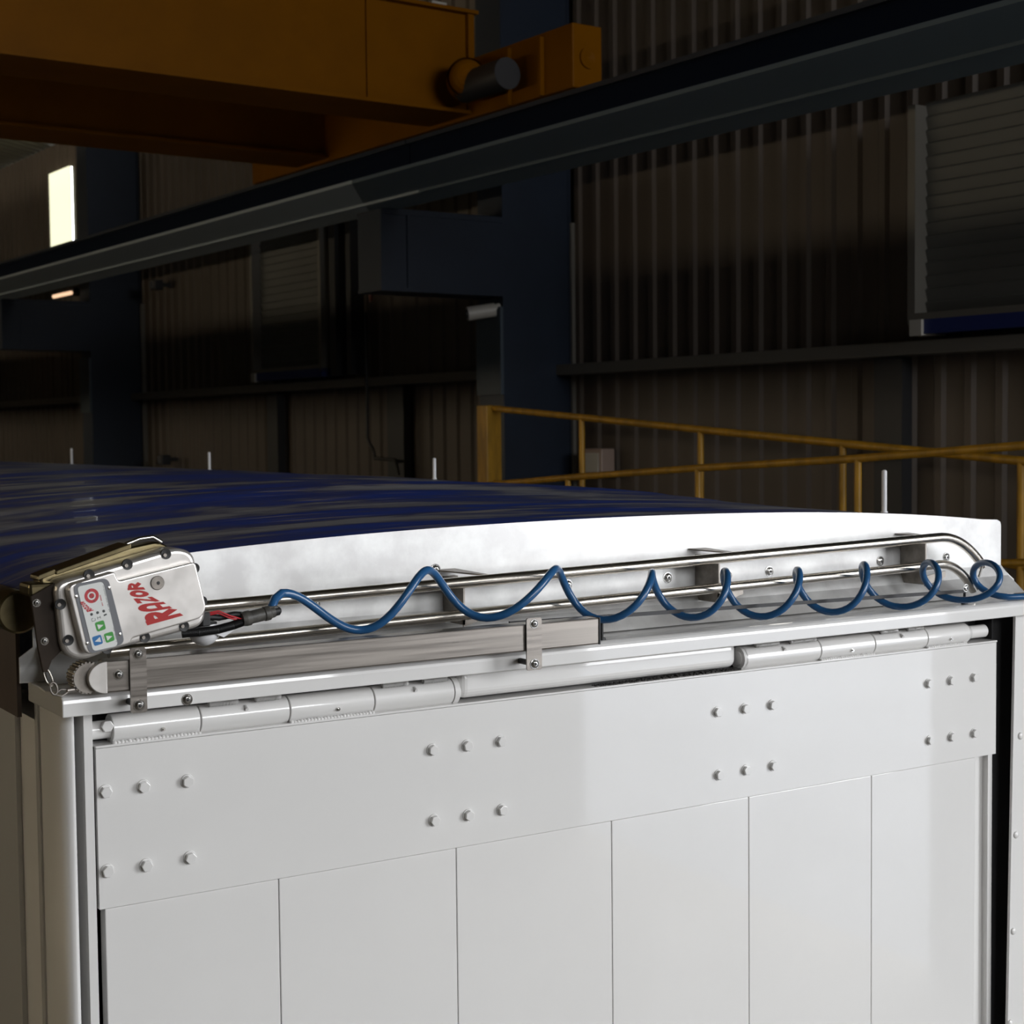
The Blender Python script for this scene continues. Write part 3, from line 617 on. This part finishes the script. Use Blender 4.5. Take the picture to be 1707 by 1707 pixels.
def dashes(u0, v0, u1, v1, w_, m, n, seed):
    rr = random.Random(seed); mb = MB(); d = Vector((u1-u0, v1-v0)); nr = Vector((-d.y, d.x)).normalized()*w_/2
    for k in range(n):
        if rr.random() < .12: continue
        a = Vector((u0, v0))+d*(k+.12)/n; b = Vector((u0, v0))+d*(k+.75)/n; e = nr*rr.uniform(.6, 1)
        mb.add([ML(*(a+e), Y2-.0003), ML(*(b+e), Y2-.0003), ML(*(b-e), Y2-.0003), ML(*(a-e), Y2-.0003)], [(0, 1, 2, 3)])
    return mb.build('fine_print', m, kp)
dashes(66.5, 64, 68.5, 112, 1.2, INK, 34, 1); dashes(63.5, 10, 65, 36, 1.1, INK, 18, 2); dashes(58, 78, 59, 98, 2.2, REDL, 9, 3); dashes(43.3, 17, 43.6, 29, 1.1, INK, 7, 4)
# RAZOR lettering: strokes inside a unit cell, s = writing direction, t = height
def rib(pts, wd, closed=False):
    out = []; n = len(pts)
    for i in range(n-1 if not closed else n):
        a = Vector(pts[i]); b = Vector(pts[(i+1) % n]); d = (b-a).normalized(); nn = Vector((-d.y, d.x))*wd/2; e = d*wd*.18
        out.append([a-e+nn, b+e+nn, b+e-nn, a-e-nn])
    return out
def arc(cx_, cy_, rx, ry, a0, a1, n=12): return [(cx_+rx*math.cos(R_(a0+(a1-a0)*k/n)), cy_+ry*math.sin(R_(a0+(a1-a0)*k/n))) for k in range(n+1)]
GLY = {
 'R': rib([(.17, -.04), (.17, 1.0)], .34) + rib([(.16, .88)] + arc(.50, .69, .30, .19, 90, -90, 10) + [(.16, .47)], .29) + rib([(.42, .47), (.86, -.02)], .33),
 'A': rib([(.14, -.02), (.14, .55)] + arc(.48, .58, .34, .33, 180, 0, 12) + [(.82, -.02)], .32) + rib([(.14, .28), (.62, .28)], .2),
 'Z': [[Vector(p) for p in q] for q in (((.08, .98), (.95, .98), (.95, .76), (.08, .76)), ((.60, .80), (.95, .80), (.44, .20), (.08, .20)), ((.06, .24), (.95, .24), (.95, .0), (.06, .0)))],
 'O': rib(arc(.5, .5, .33, .37, 0, 345, 18), .33, True)}
def lettering(word, left, right, parent, y, m, shift=(0, 0)):
    for i, ch in enumerate(word):
        l0, l1, r0, r1 = [Vector(p) for p in (left[i], left[i+1], right[i], right[i+1])]
        mb = MB(); e = 0
        for poly in GLY[ch]:
            e += 1; q = []
            for p in poly:
                s, t = .04+p.x*.96, p.y; a = r0.lerp(r1, s); b = l0.lerp(l1, s); c = a.lerp(b, t); q.append(ML(c.x, c.y, y-.00001*e))
            mb.add(q, [tuple(range(len(q)))])
        mb.build('letter_'+ch.lower(), m, parent)
def Lpx(cx_, cy_):      # measured lettering corner -> housing millimetres (affine fit of the housing face)
    return ((cx_-380)*.2188+(cy_-1140)*-.0470+6.5+.0, 0)
left = [(129.4, 16.7), (122.5, 40.5), (117.5, 59.5), (110.0, 72), (103.5, 90), (106.5, 106)]
right = [(186.5, 13.5), (172.5, 33.5), (160, 50.5), (145.5, 65.5), (136.5, 80.5), (130, 97)]
left = [(128, 17.5), (122.5, 42), (118, 60), (112.5, 73), (109.5, 88.5), (112, 101.5)]
lettering('RAZOR', left, right, HS, -.1353, RED)
sl = [(30.5, 76), (27.5, 81.5), (25.5, 86), (24, 90.5), (23, 94), (22.5, 97)]; sr = [(40.5, 75.5), (37, 80.5), (34, 85.5), (31.5, 90), (29.5, 93.8), (28, 96.8)]
lettering('RAZOR', sl, sr, kp, Y2-.0003, REDL)
# mounting plate, gear end and hanging eye
pl = [(-.078, 2.925), (-.040, 2.944), (.02, 2.950), (.02, 2.83), (-.028, 2.826), (-.044, 2.812), (-.052, 2.792), (-.060, 2.792), (-.068, 2.835)]
MB().prism([(x, -.095, z) for x, z in pl], (0, .006, 0)).build('mounting_plate', DARKM, MT, bevel=.0015)
pan_screw((-.068, -.095, 2.913), .0055, MT); pan_screw((-.056, -.095, 2.846), .0055, MT)
MB().lathe((-.072, .0, 2.888), (0, 1, 0), [(0, 0), (0, .034), (.004, .038), (.07, .038), (.07, .030), (.16, .030)], 36).build('gear_end', BRASSY, MT)
MB().box((-.078, -.085, 2.922), (-.02, -.02, 2.945)).build('gear_cover', BRASSY, MT, bevel=.006)
MB().box((-.03, -.08, 2.83), (.02, .0, 2.945)).build('gearbox', DARKM, MT, bevel=.006)

# chain and cable loop
t = thing('shackle_chain', 'small steel shackle and wire loop hanging from the motor plate', 'chain', (-.045, -.095, 2.75))
def link(c, d, ln, wd, r):
    d = Vector(d).normalized(); s = Vector((d.z, 0, -d.x)).normalized(); c = Vector(c)
    return [c+d*(ln*math.cos(R_(a)))+s*(wd*math.sin(R_(a))) for a in range(0, 360, 20)]
MB().tube(link((-.051, -.093, 2.783), (.35, 0, -1), .017, .0055, 0), .0017, 8, closed=True).build('link', STEEL, t)
MB().tube(link((-.043, -.097, 2.763), (.2, 0, -1), .011, .006, 0), .0019, 8, closed=True).build('link', BRKT, t)
MB().tube([(-.040, -.096, 2.754), (-.03, -.095, 2.760), (-.017, -.093, 2.758), (0, -.088, 2.757), (.02, -.075, 2.757)], .0016, 8).tube([(-.040, -.096, 2.752), (-.03, -.097, 2.748), (-.02, -.095, 2.753), (-.012, -.092, 2.757)], .0016, 8).build('wire_loop', BRKT, t)
MB().cyl((-.02, -.0945, 2.757), (-.004, -.09, 2.757), .004, 10).build('ferrule', BRKT, t)

# lamp behind the motor
t = thing('dome_lamp', 'small white dome lamp with clear film below the motor', 'lamp', (.26, .02, 2.80))
MB().dome((.258, -.03, 2.838), (.1, -.3, -1), .031, .033, 24, 8).build('dome', CLEARW, t)
MB().add([(.250, -.066, 2.838), (.310, -.05, 2.842), (.313, -.045, 2.832), (.285, -.06, 2.822)], [(0, 1, 2, 3)]).build('film', mat('film', (.75, .75, .76), .2), t)
MB().box((.235, -.04, 2.838), (.28, .0, 2.85)).build('base', BLACK, t)

# plug, hose and wires joining motor and coil
t = thing('cable_connector', 'grimy grey plug with red wires between motor and blue coil', 'connector', (.36, -.06, 2.84))
MB().lathe((.325, -.06, 2.853), (.99, 0, .16), [(-.004, 0), (-.004, .0125), (.004, .0145), (.012, .0145), (.013, .0125), (.040, .0125), (.042, .014), (.052, .014), (.054, .0115), (.062, .011), (.062, 0)], 24).build('plug_body', DKGREY, t)
MB().lathe((.386, -.06, 2.8625), (.99, 0, .16), [(0, 0), (0, .009), (.010, .009), (.014, .005), (.014, 0)], 20).build('plug_end', BLACK, t)
MB().box((.374, -.066, 2.858), (.394, -.046, 2.874)).build('clip', DKGREY, t, bevel=.002)
for dz, dy in ((0, 0), (-.004, .003)): MB().tube([(.255, -.055+dy, 2.868+dz), (.275, -.062+dy, 2.872+dz), (.295, -.066+dy, 2.862+dz), (.325, -.062+dy, 2.852+dz)], .0017, 8).build('red_wire', REDW, t)
p = [(.205, -.06, 2.835), (.235, -.065, 2.836), (.27, -.066, 2.838), (.30, -.064, 2.843), (.322, -.06, 2.848)]
hs = MB().tube(p, .0075, 14).build('hose', BLACK, t)
rr = MB()
for i in range(60):
    f = i/59*(len(p)-1); k = min(int(f), len(p)-2); a = Vector(p[k]).lerp(Vector(p[k+1]), f-k); d = (Vector(p[k+1])-Vector(p[k])).normalized()
    rr.lathe(a, d, [(-.0006, .0075), (0, .0086), (.0006, .0075)], 12)
rr.build('hose_ribs', BLACK, hs)
MB().tube([(.25, -.05, 2.862), (.28, -.05, 2.858), (.31, -.052, 2.862), (.33, -.055, 2.86)], .006, 10).build('black_wire', BLACK, t)
MB().box((.24, -.07, 2.846), (.256, -.03, 2.872)).build('gland', BLACK, t, bevel=.002)
